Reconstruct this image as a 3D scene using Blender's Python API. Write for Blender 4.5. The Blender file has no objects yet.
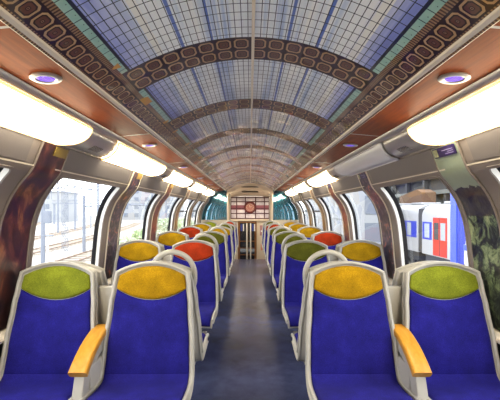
import bpy, bmesh, math, random
from mathutils import Vector
random.seed(7)
PI = math.pi
SC = bpy.context.scene
COL = SC.collection

# ------------------------------------------------------------------ camera, sky, exposure
cam_d = bpy.data.cameras.new('camera')
cam = bpy.data.objects.new('camera', cam_d); COL.objects.link(cam)
cam.location = (0.0, 0.0, 1.40); cam.rotation_euler = (PI/2, 0, 0)
cam_d.sensor_width = 36; cam_d.lens = 27.36; cam_d.shift_y = 0.02; cam_d.clip_end = 500
SC.camera = cam

world = bpy.data.worlds.new('sky'); SC.world = world; world.use_nodes = True
wn = world.node_tree; wn.nodes.clear()
wo = wn.nodes.new('ShaderNodeOutputWorld'); wb = wn.nodes.new('ShaderNodeBackground')
wb.inputs[0].default_value = (0.93, 0.97, 1.0, 1); wb.inputs[1].default_value = 2.6
wn.links.new(wb.outputs[0], wo.inputs[0])
LAMP_E = 9.5

SC.view_settings.view_transform = 'Standard'; SC.view_settings.look = 'None'
SC.view_settings.gamma = 1; SC.view_settings.use_curve_mapping = False
SC.view_settings.exposure = 1.0

# ------------------------------------------------------------------ node maths
class S:
    def __init__(s, nt, sock): s.nt = nt; s.k = sock
    def _m(s, op, *a):
        n = s.nt.nodes.new('ShaderNodeMath'); n.operation = op
        for i, v in enumerate((s,) + a):
            if isinstance(v, S): s.nt.links.new(v.k, n.inputs[i])
            else: n.inputs[i].default_value = v
        return S(s.nt, n.outputs[0])
    def __add__(s, o): return s._m('ADD', o)
    def __sub__(s, o): return s._m('SUBTRACT', o)
    def __mul__(s, o): return s._m('MULTIPLY', o)
    def __truediv__(s, o): return s._m('DIVIDE', o)
    def abs(s): return s._m('ABSOLUTE')
    def mod(s, o): return s._m('FLOORED_MODULO', o)
    def lt(s, o): return s._m('LESS_THAN', o)
    def gt(s, o): return s._m('GREATER_THAN', o)
    def max(s, o): return s._m('MAXIMUM', o)
    def min(s, o): return s._m('MINIMUM', o)
    def band(s, a, b): return s.gt(a) * s.lt(b)

def base_mat(name):
    m = bpy.data.materials.new(name); m.use_nodes = True
    nt = m.node_tree; b = nt.nodes['Principled BSDF']
    return m, nt, b
def position(nt):
    g = nt.nodes.new('ShaderNodeNewGeometry'); x = nt.nodes.new('ShaderNodeSeparateXYZ')
    nt.links.new(g.outputs['Position'], x.inputs[0])
    return S(nt, x.outputs[0]), S(nt, x.outputs[1]), S(nt, x.outputs[2]), g
def combine(nt, a, b, c):
    n = nt.nodes.new('ShaderNodeCombineXYZ')
    for i, v in enumerate((a, b, c)):
        if isinstance(v, S): nt.links.new(v.k, n.inputs[i])
        else: n.inputs[i].default_value = v
    return n.outputs[0]
def noise(nt, vec=None, scale=5, detail=3, rough=.5, dist=0):
    n = nt.nodes.new('ShaderNodeTexNoise'); n.inputs['Scale'].default_value = scale
    n.inputs['Detail'].default_value = detail; n.inputs['Roughness'].default_value = rough
    n.inputs['Distortion'].default_value = dist
    if vec is not None: nt.links.new(vec, n.inputs['Vector'])
    return S(nt, n.outputs[0])
def mix(nt, f, a, b):
    n = nt.nodes.new('ShaderNodeMix'); n.data_type = 'RGBA'
    if isinstance(f, S): nt.links.new(f.k, n.inputs[0])
    else: n.inputs[0].default_value = f
    for sl, v in ((6, a), (7, b)):
        if isinstance(v, tuple): n.inputs[sl].default_value = v[:3] + (1,)
        else: nt.links.new(v, n.inputs[sl])
    return n.outputs[2]
def ramp(nt, f, stops):
    n = nt.nodes.new('ShaderNodeValToRGB'); nt.links.new(f.k, n.inputs[0])
    e = n.color_ramp.elements
    while len(e) < len(stops): e.new(0.5)
    for el, (p, c) in zip(e, stops): el.position = p; el.color = c + (1,)
    return n.outputs[0]
def bump(nt, b, h, strength=.3, dist=.01):
    n = nt.nodes.new('ShaderNodeBump'); n.inputs['Strength'].default_value = strength
    n.inputs['Distance'].default_value = dist
    nt.links.new(h.k, n.inputs['Height']); nt.links.new(n.outputs[0], b.inputs['Normal'])
    return n
def mat(name, col, rough=.5, metal=0, vary=.0, vscale=8, bmp=0, bscale=200, coat=0, spec=.5):
    m, nt, b = base_mat(name)
    b.inputs['Roughness'].default_value = rough; b.inputs['Metallic'].default_value = metal
    b.inputs['Coat Weight'].default_value = coat; b.inputs['Specular IOR Level'].default_value = spec
    b.inputs['Base Color'].default_value = col + (1,)
    tc = nt.nodes.new('ShaderNodeTexCoord').outputs['Object']
    if vary:
        c = mix(nt, noise(nt, tc, vscale, 4), tuple(v*(1-vary) for v in col), tuple(min(1, v*(1+vary)) for v in col))
        nt.links.new(c, b.inputs['Base Color'])
    if bmp: bump(nt, b, noise(nt, tc, bscale, 2), bmp, .002)
    return m
def emit_mat(name, col, e, rough=.4):
    m, nt, b = base_mat(name)
    b.inputs['Base Color'].default_value = (.8, .78, .72, 1); b.inputs['Roughness'].default_value = rough
    b.inputs['Emission Color'].default_value = col + (1,); b.inputs['Emission Strength'].default_value = e
    return m

M = {}
M['shell'] = mat('cream grey seat shell', (.41, .395, .37), .35, vary=.06, vscale=6)
def fabric(name, col):
    m, nt, b = base_mat(name)
    tc = nt.nodes.new('ShaderNodeTexCoord').outputs['Object']
    f = noise(nt, tc, 240, 2) * .5 + noise(nt, tc, 9, 4) * .5
    c = ramp(nt, f, [(.32, tuple(v*.55 for v in col)), (.52, col), (.72, tuple(min(1, v*1.7+.004) for v in col))])
    nt.links.new(c, b.inputs['Base Color']); b.inputs['Roughness'].default_value = .9
    b.inputs['Sheen Weight'].default_value = .06; b.inputs['Sheen Roughness'].default_value = .5
    b.inputs['Sheen Tint'].default_value = tuple(min(1, v*2+.1) for v in col) + (1,)
    b.inputs['Specular IOR Level'].default_value = .2
    bump(nt, b, noise(nt, tc, 320, 2), .5, .002)
    return m
M['blue'] = fabric('violet blue velvet', (.011, .009, .180))
M['yellow'] = fabric('mustard yellow velvet', (.36, .20, .002))
M['lime'] = fabric('lime green velvet', (.18, .21, .014))
M['olive'] = fabric('olive green velvet', (.085, .088, .006))
M['red'] = fabric('brick red velvet', (.34, .028, .004))
M['dark_metal'] = mat('dark painted steel', (.03, .03, .035), .45, .3)
M['steel'] = mat('brushed steel', (.55, .54, .53), .3, 1, vary=.1)
M['silver'] = mat('satin silver trim', (.50, .48, .46), .32, .65, vary=.06, vscale=3)
M['cream'] = mat('cream plastic', (.70, .62, .51), .4, vary=.05)
M['taupe'] = mat('warm grey wall plastic', (.19, .158, .143), .5, vary=.06, vscale=2)
M['panel'] = mat('mauve grey wall panel', (.15, .13, .128), .55, vary=.06, vscale=2)
M['white'] = mat('white window frame', (.78, .77, .74), .35)
M['rubber'] = mat('black rubber gasket', (.008, .008, .012), .5)
M['wallcarpet'] = mat('dark grey wall carpet', (.03, .03, .035), .9, vary=.2, bmp=.4)
M['grey_plastic'] = mat('frosted unlit diffuser', (.66, .66, .68), .3)
M['slot'] = mat('dark slot', (.015, .014, .013), .6)
M['slotgrey'] = mat('grey slot', (.09, .085, .08), .6)
M['white_paint'] = mat('white paint', (.85, .85, .86), .5)

def wood(name, a, c, axis='y', rough=.35, coat=.2, sc=1.0):
    m, nt, b = base_mat(name)
    x, y, z, g = position(nt)
    v = combine(nt, x*30*sc, y*2.0*sc, z*30*sc) if axis == 'y' else combine(nt, x*30*sc, y*30*sc, z*2.2*sc)
    f = noise(nt, v, 1.6, 5, .6, .6)
    nt.links.new(ramp(nt, f, [(.3, a), (.7, c)]), b.inputs['Base Color'])
    b.inputs['Roughness'].default_value = rough; b.inputs['Coat Weight'].default_value = coat
    b.inputs['Coat Roughness'].default_value = .25; b.inputs['Specular IOR Level'].default_value = .12
    return m
M['wood'] = wood('cherry wood veneer', (.17, .031, .003), (.29, .060, .006), rough=.5, coat=0)
M['armwood'] = wood('honey beech', (.50, .225, .022), (.62, .31, .045), rough=.3, coat=.3)
M['doorwood'] = wood('brown door frame', (.16, .07, .025), (.25, .12, .05), 'z')

def ceiling_material():
    m, nt, b = base_mat('printed stained glass film')
    x, y, z, g = position(nt)
    ax = x.abs()
    fy = (y - 1.84 + .475).mod(.95) - .475
    afy = fy.abs()
    def octagon(lx, ly):
        return lx.max(ly).max((lx + ly) / 1.62)
    # cross ribs: two rows of octagons
    d1 = octagon(((x).mod(.082) / .041 - 1).abs(), ((afy / .118 - .5) * 2).abs())
    d2 = octagon(((y).mod(.075) / .0375 - 1).abs(), ((ax - .635) / .0325).abs())
    def octcol(d):
        rim = mix(nt, noise(nt, combine(nt, x, y, 0.0), 3, 2), (.34, .19, .09), (.52, .36, .19))
        c = mix(nt, d.band(.64, .84), (.016, .004, .010), rim)
        c = mix(nt, d.band(.20, .50), c, (.12, .045, .028))
        c = mix(nt, d.band(.06, .13), c, (.22, .12, .07))
        return c
    rib = octcol(d1); side = octcol(d2)
    # panes
    streak = noise(nt, combine(nt, x * 16, y * .25, 3.3), 1.0, 3, .65)
    cloud = noise(nt, combine(nt, x * 2.2, y * 1.6, 1.0), 1.0, 3)
    glass = ramp(nt, streak * .8 + cloud * .25, [(.32, (.12, .20, .46)), (.42, (.44, .56, .80)), (.50, (.78, .85, .92)), (.66, (.93, .95, .95))])
    outer = ramp(nt, streak * .7 + cloud * .35, [(.36, (.10, .14, .48)), (.54, (.28, .34, .74)), (.70, (.66, .70, .90))])
    edge = ((ax - .40) / .12).max(0).min(1)
    pane = mix(nt, edge, glass, outer)
    pane = mix(nt, (x + .40).abs().lt(.014).max((x - .452).abs().lt(.016)), pane, (.85, .86, .84))
    pane = mix(nt, (x.abs() - .17).abs().lt(.006).max((x.abs() - .30).abs().lt(.007)), pane, (.12, .2, .55))
    gold = noise(nt, combine(nt, x * 1.5, y * 3, 8.0), 1.6, 2)
    mint = mix(nt, noise(nt, combine(nt, x*9, y*9, 0.0), 2, 2), (.20, .42, .40), (.42, .62, .52))
    pane = mix(nt, ax.gt(.545), pane, mint)
    lx = (x + .01).mod(.0275); ly = (y).mod(.0622)
    near = afy.lt(.16)                                             # skewed small panes next to each rib
    line = lx.lt(.0031).max(ly.lt(.0044)).max((ax - .545).abs().lt(.006))
    line = line * (ax.lt(.545)).max((ax - .545).abs().lt(.006)).max(((y).mod(.0311)).lt(.004) * ax.gt(.545))
    pane = mix(nt, line, pane, (.018, .022, .05))
    hatch = mix(nt, y.mod(.014).lt(.007), (.07, .03, .02), (.30, .19, .10))
    c = mix(nt, afy.lt(.128), pane, mix(nt, afy.gt(.119), rib, (.02, .008, .012)))
    c = mix(nt, ax.gt(.578), c, hatch)
    c = mix(nt, ax.gt(.600), c, side)
    c = mix(nt, ax.gt(.668), c, hatch)
    c = mix(nt, (afy.band(.14, .34)) * ax.band(.56, .60) * gold.gt(.52) * x.lt(0), c, (.55, .28, .04))
    nt.links.new(c, b.inputs['Base Color'])
    b.inputs['Roughness'].default_value = .28
    b.inputs['Coat Weight'].default_value = 1.0; b.inputs['Coat Roughness'].default_value = .03
    b.inputs['Coat IOR'].default_value = 1.42
    wav = noise(nt, combine(nt, x * 3.0, y * 1.5, 0.0), 1.3, 2, .4)
    n = nt.nodes.new('ShaderNodeBump'); n.inputs['Strength'].default_value = .8; n.inputs['Distance'].default_value = .06
    nt.links.new(wav.k, n.inputs['Height']); nt.links.new(n.outputs[0], b.inputs['Coat Normal'])
    return m
M['film'] = ceiling_material()

def floor_material():
    m, nt, b = base_mat('blue grey vinyl floor')
    x, y, z, g = position(nt)
    f = noise(nt, g.outputs['Position'], 5, 5, .65); f2 = noise(nt, g.outputs['Position'], 160, 2)
    nt.links.new(ramp(nt, f * .5 + f2 * .5, [(.35, (.030, .038, .095)), (.65, (.075, .090, .20))]), b.inputs['Base Color'])
    b.inputs['Roughness'].default_value = .27
    bump(nt, b, f2, .25, .002)
    return m
M['floor'] = floor_material()

def painting(name, stops, scale=7, dist=1.5, seed=0., stretch=(1, 1, 1)):
    m, nt, b = base_mat(name)
    x, y, z, g = position(nt)
    f = noise(nt, combine(nt, x*stretch[0] + seed, y*stretch[1], z*stretch[2]), scale, 5, .62, dist)
    nt.links.new(ramp(nt, f, stops), b.inputs['Base Color'])
    b.inputs['Roughness'].default_value = .3; b.inputs['Coat Weight'].default_value = .4; b.inputs['Coat Roughness'].default_value = .12
    return m
M['art_brown'] = painting('dark brown figure painting print', [(.30, (.012, .006, .010)), (.47, (.045, .014, .014)), (.56, (.11, .03, .022)), (.64, (.26, .10, .045)), (.72, (.05, .015, .03))], 6, 1.2, 2.0, (1, 1, .55))
M['art_fleck'] = painting('dark print with orange flecks', [(.32, (.008, .010, .03)), (.48, (.05, .03, .03)), (.58, (.12, .10, .14)), (.66, (.65, .16, .03)), (.78, (.6, .4, .1))], 14, .8, 5.0)
M['art_ochre'] = painting('ochre brown painting print', [(.30, (.05, .025, .012)), (.5, (.22, .11, .05)), (.68, (.42, .27, .10))], 8, .9, 9.0)
M['art_russet'] = painting('russet brown painting print', [(.30, (.03, .008, .008)), (.5, (.20, .05, .025)), (.70, (.36, .13, .05))], 7, 1.2, 14.0)
def landscape():
    m, nt, b = base_mat('green landscape painting print')
    x, y, z, g = position(nt)
    p = g.outputs['Position']
    n1 = noise(nt, p, 6, 6, .7, .4); n2 = noise(nt, combine(nt, x*8, y*11, z*9), 1.0, 6, .75, .6)
    sky = mix(nt, n1, (.20, .26, .18), (.36, .40, .30))
    land = ramp(nt, n2, [(.38, (.006, .006, .010)), (.47, (.03, .035, .03)), (.54, (.14, .19, .10)), (.64, (.30, .34, .18))])
    rock = ramp(nt, n2, [(.40, (.012, .010, .022)), (.60, (.07, .065, .055)), (.72, (.20, .17, .10))])
    c = mix(nt, (z + n1 * .14).lt(1.60), sky, rock)
    c = mix(nt, (z + n1 * .12).lt(1.42), c, land)
    nt.links.new(c, b.inputs['Base Color']); b.inputs['Roughness'].default_value = .3
    b.inputs['Coat Weight'].default_value = .4; b.inputs['Coat Roughness'].default_value = .1
    return m
M['art_green'] = landscape()
M['teal'] = painting('dark teal glossy print', [(.35, (.004, .10, .15)), (.55, (.01, .22, .30)), (.72, (.03, .42, .52))], 9, .6, 3.)
_b = M['teal'].node_tree.nodes['Principled BSDF']; _b.inputs['Metallic'].default_value = .0
_b.inputs['Coat Weight'].default_value = 1; _b.inputs['Coat Roughness'].default_value = .02; _b.inputs['Coat IOR'].default_value = 2.2; _b.inputs['Coat Tint'].default_value = (.25, .85, 1, 1)
_b.inputs['Metallic'].default_value = .6; _b.inputs['Roughness'].default_value = .08
M['cyan'] = mat('bright cyan film', (.02, .48, .72), .2, coat=.6)

def glass_material():
    m = bpy.data.materials.new('window glass'); m.use_nodes = True; nt = m.node_tree; nt.nodes.clear()
    o = nt.nodes.new('ShaderNodeOutputMaterial'); mx = nt.nodes.new('ShaderNodeMixShader')
    t = nt.nodes.new('ShaderNodeBsdfTransparent'); gl = nt.nodes.new('ShaderNodeBsdfGlossy')
    t.inputs[0].default_value = (.97, .985, .99, 1); gl.inputs['Roughness'].default_value = .01
    lw = nt.nodes.new('ShaderNodeLayerWeight'); lw.inputs[0].default_value = .5
    fr = S(nt, lw.outputs['Facing']); fr = fr*fr*fr*fr*.5 + .03
    nt.links.new(fr.k, mx.inputs[0]); nt.links.new(t.outputs[0], mx.inputs[1]); nt.links.new(gl.outputs[0], mx.inputs[2])
    nt.links.new(mx.outputs[0], o.inputs[0]); return m
M['glass'] = glass_material()
M['lamp'] = emit_mat('lit warm diffuser', (1.0, .88, .62), LAMP_E)
M['lamp_edge_glow'] = emit_mat('amber lamp edge glow', (1.0, .50, .08), .7)  # orange emission imitates the warm glow along the lamp edges
M['lamp_green'] = emit_mat('greenish lit diffuser', (.55, 1.0, .25), 1.6)
M['led'] = emit_mat('violet led lens', (.07, .006, .50), .7)
M['led_dot'] = emit_mat('white violet led', (.30, .15, 1.0), .45)
for q in ('led', 'led_dot'): M[q].node_tree.nodes['Principled BSDF'].inputs['Base Color'].default_value = (.06, .01, .25, 1)

# ------------------------------------------------------------------ mesh helpers
def obj(name, verts, faces, m=None, parent=None, smooth=False, centre=False, loc=None):
    vs = [Vector(v) for v in verts]
    off = Vector((0, 0, 0))
    if centre:
        lo = [min(v[i] for v in vs) for i in range(3)]; hi = [max(v[i] for v in vs) for i in range(3)]
        off = Vector(((lo[0]+hi[0])/2, (lo[1]+hi[1])/2, lo[2]))
        vs = [v - off for v in vs]
    me = bpy.data.meshes.new(name); me.from_pydata(vs, [], faces); me.update()
    bm = bmesh.new(); bm.from_mesh(me); bmesh.ops.recalc_face_normals(bm, faces=bm.faces); bm.to_mesh(me); bm.free()
    if m is not None: me.materials.append(m if not isinstance(m, str) else M[m])
    if smooth:
        for p in me.polygons: p.use_smooth = True
        me.set_sharp_from_angle(angle=math.radians(smooth if smooth is not True else 45))
    o = bpy.data.objects.new(name, me); COL.objects.link(o)
    o.location = loc if loc is not None else off
    if parent is not None: o.parent = parent
    return o
def tag(o, label, cat, group=None):
    o['label'] = label; o['category'] = cat
    if group: o['group'] = group
    return o
def struct(o): o['kind'] = 'structure'; return o
def empty(name, loc, label, cat, group=None):
    o = bpy.data.objects.new(name, None); COL.objects.link(o); o.location = loc; o.empty_display_size = .1
    return tag(o, label, cat, group)
class MB:
    def __init__(s): s.v = []; s.f = []
    def add(s, v, f):
        n = len(s.v); s.v += [tuple(p) for p in v]; s.f += [tuple(i + n for i in q) for q in f]; return s
    def box(s, x0, x1, y0, y1, z0, z1, bev=0):
        bm = bmesh.new(); bmesh.ops.create_cube(bm, size=1)
        for v in bm.verts:
            v.co = Vector(((x0+x1)/2 + v.co.x*(x1-x0), (y0+y1)/2 + v.co.y*(y1-y0), (z0+z1)/2 + v.co.z*(z1-z0)))
        if bev: bmesh.ops.bevel(bm, geom=bm.edges[:], offset=bev, segments=2, affect='EDGES', profile=.5)
        bm.verts.index_update()
        s.add([v.co for v in bm.verts], [[v.index for v in f.verts] for f in bm.faces]); bm.free(); return s
    def tube(s, pts, r, n=10, closed=False, ry=None, caps=True):
        pts = [Vector(p) for p in pts]; N = len(pts); rings = []
        up = None
        for i, p in enumerate(pts):
            a = pts[(i-1) % N] if (closed or i > 0) else p; b = pts[(i+1) % N] if (closed or i < N-1) else p
            t = (b - a).normalized()
            if up is None:
                up = Vector((0, 0, 1)) if abs(t.z) < .9 else Vector((0, 1, 0))
            u = (up - t * up.dot(t)).normalized(); w = t.cross(u); up = u
            rr = r[i] if isinstance(r, (list, tuple)) else r; r2 = ry if ry else rr
            rings.append([p + u * math.cos(2*PI*k/n) * rr + w * math.sin(2*PI*k/n) * r2 for k in range(n)])
        v = [q for g in rings for q in g]; f = []
        for i in range(N if closed else N-1):
            for k in range(n):
                f.append((i*n+k, i*n+(k+1) % n, ((i+1) % N)*n+(k+1) % n, ((i+1) % N)*n+k))
        if not closed and caps:
            f.append(tuple(range(n))); f.append(tuple((N-1)*n + k for k in range(n)))
        return s.add(v, f)
    def grid(s, fn, nu, nv, close=False):
        v = [fn(i/nu, j/nv) for j in range(nv+1) for i in range(nu+1)]
        f = [(j*(nu+1)+i, j*(nu+1)+i+1, (j+1)*(nu+1)+i+1, (j+1)*(nu+1)+i) for j in range(nv) for i in range(nu)]
        return s.add(v, f)
    def prism(s, poly, ax, a, b):
        # poly: list of 2D points; ax: axis of extrusion
        n = len(poly)
        def P(p, t):
            return (t, p[0], p[1]) if ax == 'x' else ((p[0], t, p[1]) if ax == 'y' else (p[0], p[1], t))
        v = [P(p, a) for p in poly] + [P(p, b) for p in poly]
        f = [tuple(range(n)), tuple(range(2*n-1, n-1, -1))] + [(i, (i+1) % n, n+(i+1) % n, n+i) for i in range(n)]
        return s.add(v, f)
    def make(s, name, m, parent=None, smooth=False, centre=False, loc=None):
        return obj(name, s.v, s.f, m, parent, smooth, centre, loc)

# ------------------------------------------------------------------ carriage cross-section
Y0, Y1 = -1.0, 10.78
CTRL = [(1.42, 0), (1.42, .35), (1.415, .69), (1.395, .90), (1.375, 1.12), (1.35, 1.31), (1.305, 1.445), (1.25, 1.535), (1.18, 1.62), (1.145, 1.70), (1.112, 1.785)]
def dense(ctrl, n=8):
    P = [Vector(p) for p in ctrl]; out = []
    for i in range(len(P)-1):
        p0 = P[max(i-1, 0)]; p1 = P[i]; p2 = P[i+1]; p3 = P[min(i+2, len(P)-1)]
        for k in range(n):
            t = k/n
            out.append(.5*((2*p1) + (p2-p0)*t + (2*p0-5*p1+4*p2-p3)*t*t + (3*p1-p0-3*p2+p3)*t**3))
    out.append(P[-1]); return out
PR = dense(CTRL)
SL = [0.]
for a, b in zip(PR, PR[1:]): SL.append(SL[-1] + (b-a).length)
def prof(s, off=0.):
    s = min(max(s, 0), SL[-1])
    i = max(0, min(len(SL)-2, next((k for k in range(1, len(SL)) if SL[k] >= s), len(SL)-1) - 1))
    t = (s - SL[i]) / (SL[i+1] - SL[i])
    p = PR[i].lerp(PR[i+1], t)
    a = PR[max(i-2, 0)]; b = PR[min(i+3, len(PR)-1)]
    tg = (b - a).normalized(); n = Vector((-tg.y, tg.x))          # inward
    return p + n*off
def s_at(z):
    for k in range(1, len(PR)):
        if PR[k].y >= z: return SL[k-1] + (z-PR[k-1].y)/(PR[k].y-PR[k-1].y)*(SL[k]-SL[k-1])
S_SILL, S_TOP, S_END = s_at(.76), s_at(1.605), SL[-1]
def wp(side, y, s, off=0.):
    p = prof(s, off); return (side*p.x, y, p.y)
WIN = [(2.40 + 1.6*(k-1), 3.50 + 1.6*(k-1)) for k in range(-1, 6)]   # seven windows a side
NAMES = {-1: 'left', 1: 'right'}
H_C = .78
def zc(x): return 1.4 + H_C - .504*x*x

def wall_piece(mb, side, y0, y1, s0, s1):
    n = max(1, int((s1-s0)/.03)); ny = max(1, int((y1-y0)/1.0))
    mb.grid(lambda a, b: wp(side, y0+(y1-y0)*a, s0+(s1-s0)*b, 0), ny, n)
    mb.grid(lambda a, b: wp(side, y0+(y1-y0)*a, s0+(s1-s0)*b, -.07), ny, n)

for side in (-1, 1):
    nm = NAMES[side]
    mb = MB()
    wall_piece(mb, side, Y0, Y1, s_at(.66), S_SILL)
    wall_piece(mb, side, Y0, Y1, S_TOP, S_END)
    ys = [Y0] + [v for w in WIN for v in w] + [Y1]
    for a, b in zip(ys[::2], ys[1::2]):
        if b - a > .01: wall_piece(mb, side, a, b, S_SILL, S_TOP)
    struct(mb.make('wall_'+nm, 'taupe', smooth=True))
    mb = MB(); mb.box(side*1.425 if side < 0 else 1.425, side*1.50, Y0, Y1, 0, .68) if side > 0 else mb.box(-1.50, -1.425, Y0, Y1, 0, .68)
    struct(mb.make('wall_%s_lower' % nm, 'wallcarpet'))
    # sill rail
    mb = MB(); poly = [(side*1.44, .655), (side*1.368, .665), (side*1.36, .68), (side*1.365, .695), (side*1.395, .715), (side*1.44, .715)]
    mb.prism(poly, 'y', Y0, Y1); struct(mb.make('trim_1' if side < 0 else 'trim_2', 'cream', smooth=30))
    # upper recessed panels between the lamps and the windows, one above each window
    for k, (a, b) in enumerate(WIN):
        mb = MB(); s0, s1 = s_at(1.655), s_at(1.775)
        mb.grid(lambda u, v: wp(side, a-.06+(b-a+.12)*u, s0+(s1-s0)*v, .006), 2, 6)
        for (u0, u1, v0, v1) in ((0, 1, 0, 0), (0, 1, 1, 1)):
            pass
        for yy in (a-.06, b+.06):
            mb.grid(lambda u, v: wp(side, yy, s0+(s1-s0)*v, .006-.012*u), 1, 6)
        for ss in (s0, s1):
            mb.grid(lambda u, v: wp(side, a-.06+(b-a+.12)*v, ss, .006-.012*u), 1, 2)
        struct(mb.make('wall_%s_panel_%d' % (nm, k+1), 'panel', smooth=30))
        # bright seam strip below the panel
    mb = MB()
    for k, (a, b) in enumerate(WIN):
        mb.grid(lambda u, v: wp(side, a-.14+(b-a+.28)*u, s_at(1.640)+.008*v, .008), 1, 1)
    struct(mb.make('trim_3' if side < 0 else 'trim_4', 'cream'))

# windows: frame ring, gasket, curved glass
def rrect(y0, y1, s0, s1, r, n=6):
    pts = []
    for cx, cy, a0 in ((y1-r, s1-r, 0), (y0+r, s1-r, 90), (y0+r, s0+r, 180), (y1-r, s0+r, 270)):
        for k in range(n+1):
            a = math.radians(a0 + 90*k/n); pts.append((cx + r*math.cos(a), cy + r*math.sin(a)))
    out = []
    for i, p in enumerate(pts):                                    # subdivide the straight runs so they follow the curve
        q = pts[(i+1) % len(pts)]; out.append(p)
        L = math.hypot(q[0]-p[0], q[1]-p[1]); m = int(L/.04)
        for k in range(1, m): out.append((p[0]+(q[0]-p[0])*k/m, p[1]+(q[1]-p[1])*k/m))
    return out
def ring(side, w, steps):
    """steps: list of (inset, off) swept round the rounded opening"""
    y0, y1 = w; mb = MB(); loops = []
    base = rrect(y0, y1, S_SILL, S_TOP, .025)
    cy, cs = (y0+y1)/2, (S_SILL+S_TOP)/2; hw, hs = (y1-y0)/2, (S_TOP-S_SILL)/2
    for ins, off in steps:
        loops.append([wp(side, cy+(p[0]-cy)*(hw-ins)/hw, cs+(p[1]-cs)*(hs-ins)/hs, off) for p in base])
    n = len(base); v = [p for l in loops for p in l]; f = []
    for i in range(len(loops)-1):
        for k in range(n): f.append((i*n+k, i*n+(k+1) % n, (i+1)*n+(k+1) % n, (i+1)*n+k))
    return mb.add(v, f)
wi = 0
for side in (-1, 1):
    for k, w in enumerate(WIN):
        wi += 1
        pane = MB().grid(lambda u, v: wp(side, w[0]+(w[1]-w[0])*u, S_SILL+(S_TOP-S_SILL)*v, -.058), 4, 26)
        root = struct(pane.make('window_%d' % wi, 'glass', smooth=True))
        ring(side, w, [(-.016, .0), (-.014, .004), (-.001, .004), (.001, -.004)]).make('window_lip', 'taupe', root, smooth=40)
        ring(side, w, [(.0, -.002), (.004, -.04), (.006, -.056)]).make('window_frame', 'white', root, smooth=40)
        ring(side, w, [(.005, -.030), (.012, -.032), (.024, -.046), (.028, -.060)]).make('gasket', 'rubber', root, smooth=40)
        if k >= 5:                                                  # hopper bar on the far windows
            mb = MB(); mb.box(side*1.43-.02, side*1.43+.02, w[0]+.02, w[1]-.02, 1.36, 1.39, .004)
            mb.v = [(x - side*.05, y, z) for x, y, z in mb.v]
            mb.make('hopper_bar', 'rubber', root)
        if side < 0 and k == 2:
            pass

# floor, arched ceiling, end structures
struct(MB().box(-1.45, 1.45, Y0, 10.80, -.06, 0).make('floor', 'floor'))
mb = MB()
mb.grid(lambda a, b: ((-.70+1.40*a), Y0+(10.95-Y0)*b, zc(-.70+1.40*a)), 40, 1)
mb.grid(lambda a, b: ((-.70+1.40*a), Y0+(10.95-Y0)*b, zc(-.70+1.40*a)+.03), 40, 1)
struct(mb.make('ceiling', 'film', smooth=True))
mb = MB().tube([(.014, y, zc(0)-.002) for y in (Y0, 5, 10.9)], .007, 8)
struct(mb.make('trim_5', 'cream', smooth=True))
tn = 5
for side in (-1, 1):
    def sp(name, poly, m, y0=Y0, y1=10.80, sm=30):
        global tn
        tn += 1
        return struct(MB().prism([(side*x, z) for x, z in poly], 'y', y0, y1).make('trim_%d' % tn, m, smooth=sm))
    # cream bead between film and wood
    sp('', [(.672, 1.955), (.676, 1.944), (.690, 1.938), (.712, 1.940), (.714, 1.99), (.672, 1.99)], 'cream')
    # wood board
    sp('', [(.712, 1.944), (.925, 1.925), (.925, 1.965), (.712, 1.985)], 'wood')
    # silver rail
    sp('', [(.923, 1.928), (.925, 1.915), (.940, 1.898), (.962, 1.884), (.985, 1.90), (.985, 1.96), (.925, 1.96)], 'silver', sm=60)
    # trough behind and between the lamps
    LP = [(.950, 1.890), (.962, 1.860), (.985, 1.828), (1.02, 1.805), (1.06, 1.793), (1.112, 1.788)]
    sp('', LP + [(1.118, 1.83), (1.02, 1.88), (.98, 1.93)], 'silver', sm=60)
    # lip under the lamp
    sp('', [(1.105, 1.790), (1.108, 1.777), (1.125, 1.772), (1.135, 1.79), (1.12, 1.80)], 'taupe')
    # joints across the wood
    for j in range(0, 8):
        y = -.58 + 1.58*j + .12
        mb = MB()
        v = [(.714, 1.9425), (.924, 1.9235)]
        mb.add([(side*v[0][0], y, v[0][1]), (side*v[1][0], y, v[1][1]), (side*v[1][0], y+.012, v[1][1]), (side*v[0][0], y+.012, v[0][1]),
                (side*v[0][0], y, v[0][1]+.004), (side*v[1][0], y, v[1][1]+.004), (side*v[1][0], y+.012, v[1][1]+.004), (side*v[0][0], y+.012, v[0][1]+.004)],
               [(0, 1, 2, 3), (4, 5, 6, 7), (0, 1, 5, 4), (1, 2, 6, 5), (2, 3, 7, 6), (3, 0, 4, 7)])
        tn += 1
        struct(mb.make('trim_%d' % tn, 'silver'))

# wall behind the camera
def arch_poly(inner=False):
    pts = [(p.x, p.y) for p in PR[::4]] + [(.985, 1.93), (.70, 1.96)] + [(x, zc(x)) for x in (.6, .5, .4, .3, .2, .1, 0)]
    return pts
ap = arch_poly(); full = ap + [(-x, z) for x, z in reversed(ap)][1:]
struct(MB().prism(full, 'y', Y0-.06, Y0).make('wall_rear', 'cream'))

# bulkheads beside the stairs: cream below, dark teal above
for side in (-1, 1):
    lo = [(.66, 0), (1.42, 0), (1.415, .69), (1.375, 1.12), (.66, 1.12)]
    struct(MB().prism([(side*x, z) for x, z in lo], 'y', 10.80, 10.86).make('wall_front_%s_lower' % NAMES[side], 'cream'))
    up = [(.66, 1.12), (1.375, 1.12)] + [(p.x, p.y) for p in PR if p.y > 1.13] + [(.985, 1.93), (.66, 1.96)]
    struct(MB().prism([(side*x, z) for x, z in up], 'y', 10.80, 10.86).make('wall_front_%s' % NAMES[side], 'teal'))
    # stairwell side walls
    struct(MB().box(min(side*.70, side*.76), max(side*.70, side*.76), 10.86, 12.66, -1.0, 2.2).make('wall_stair_%s' % NAMES[side], 'cream'))
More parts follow.
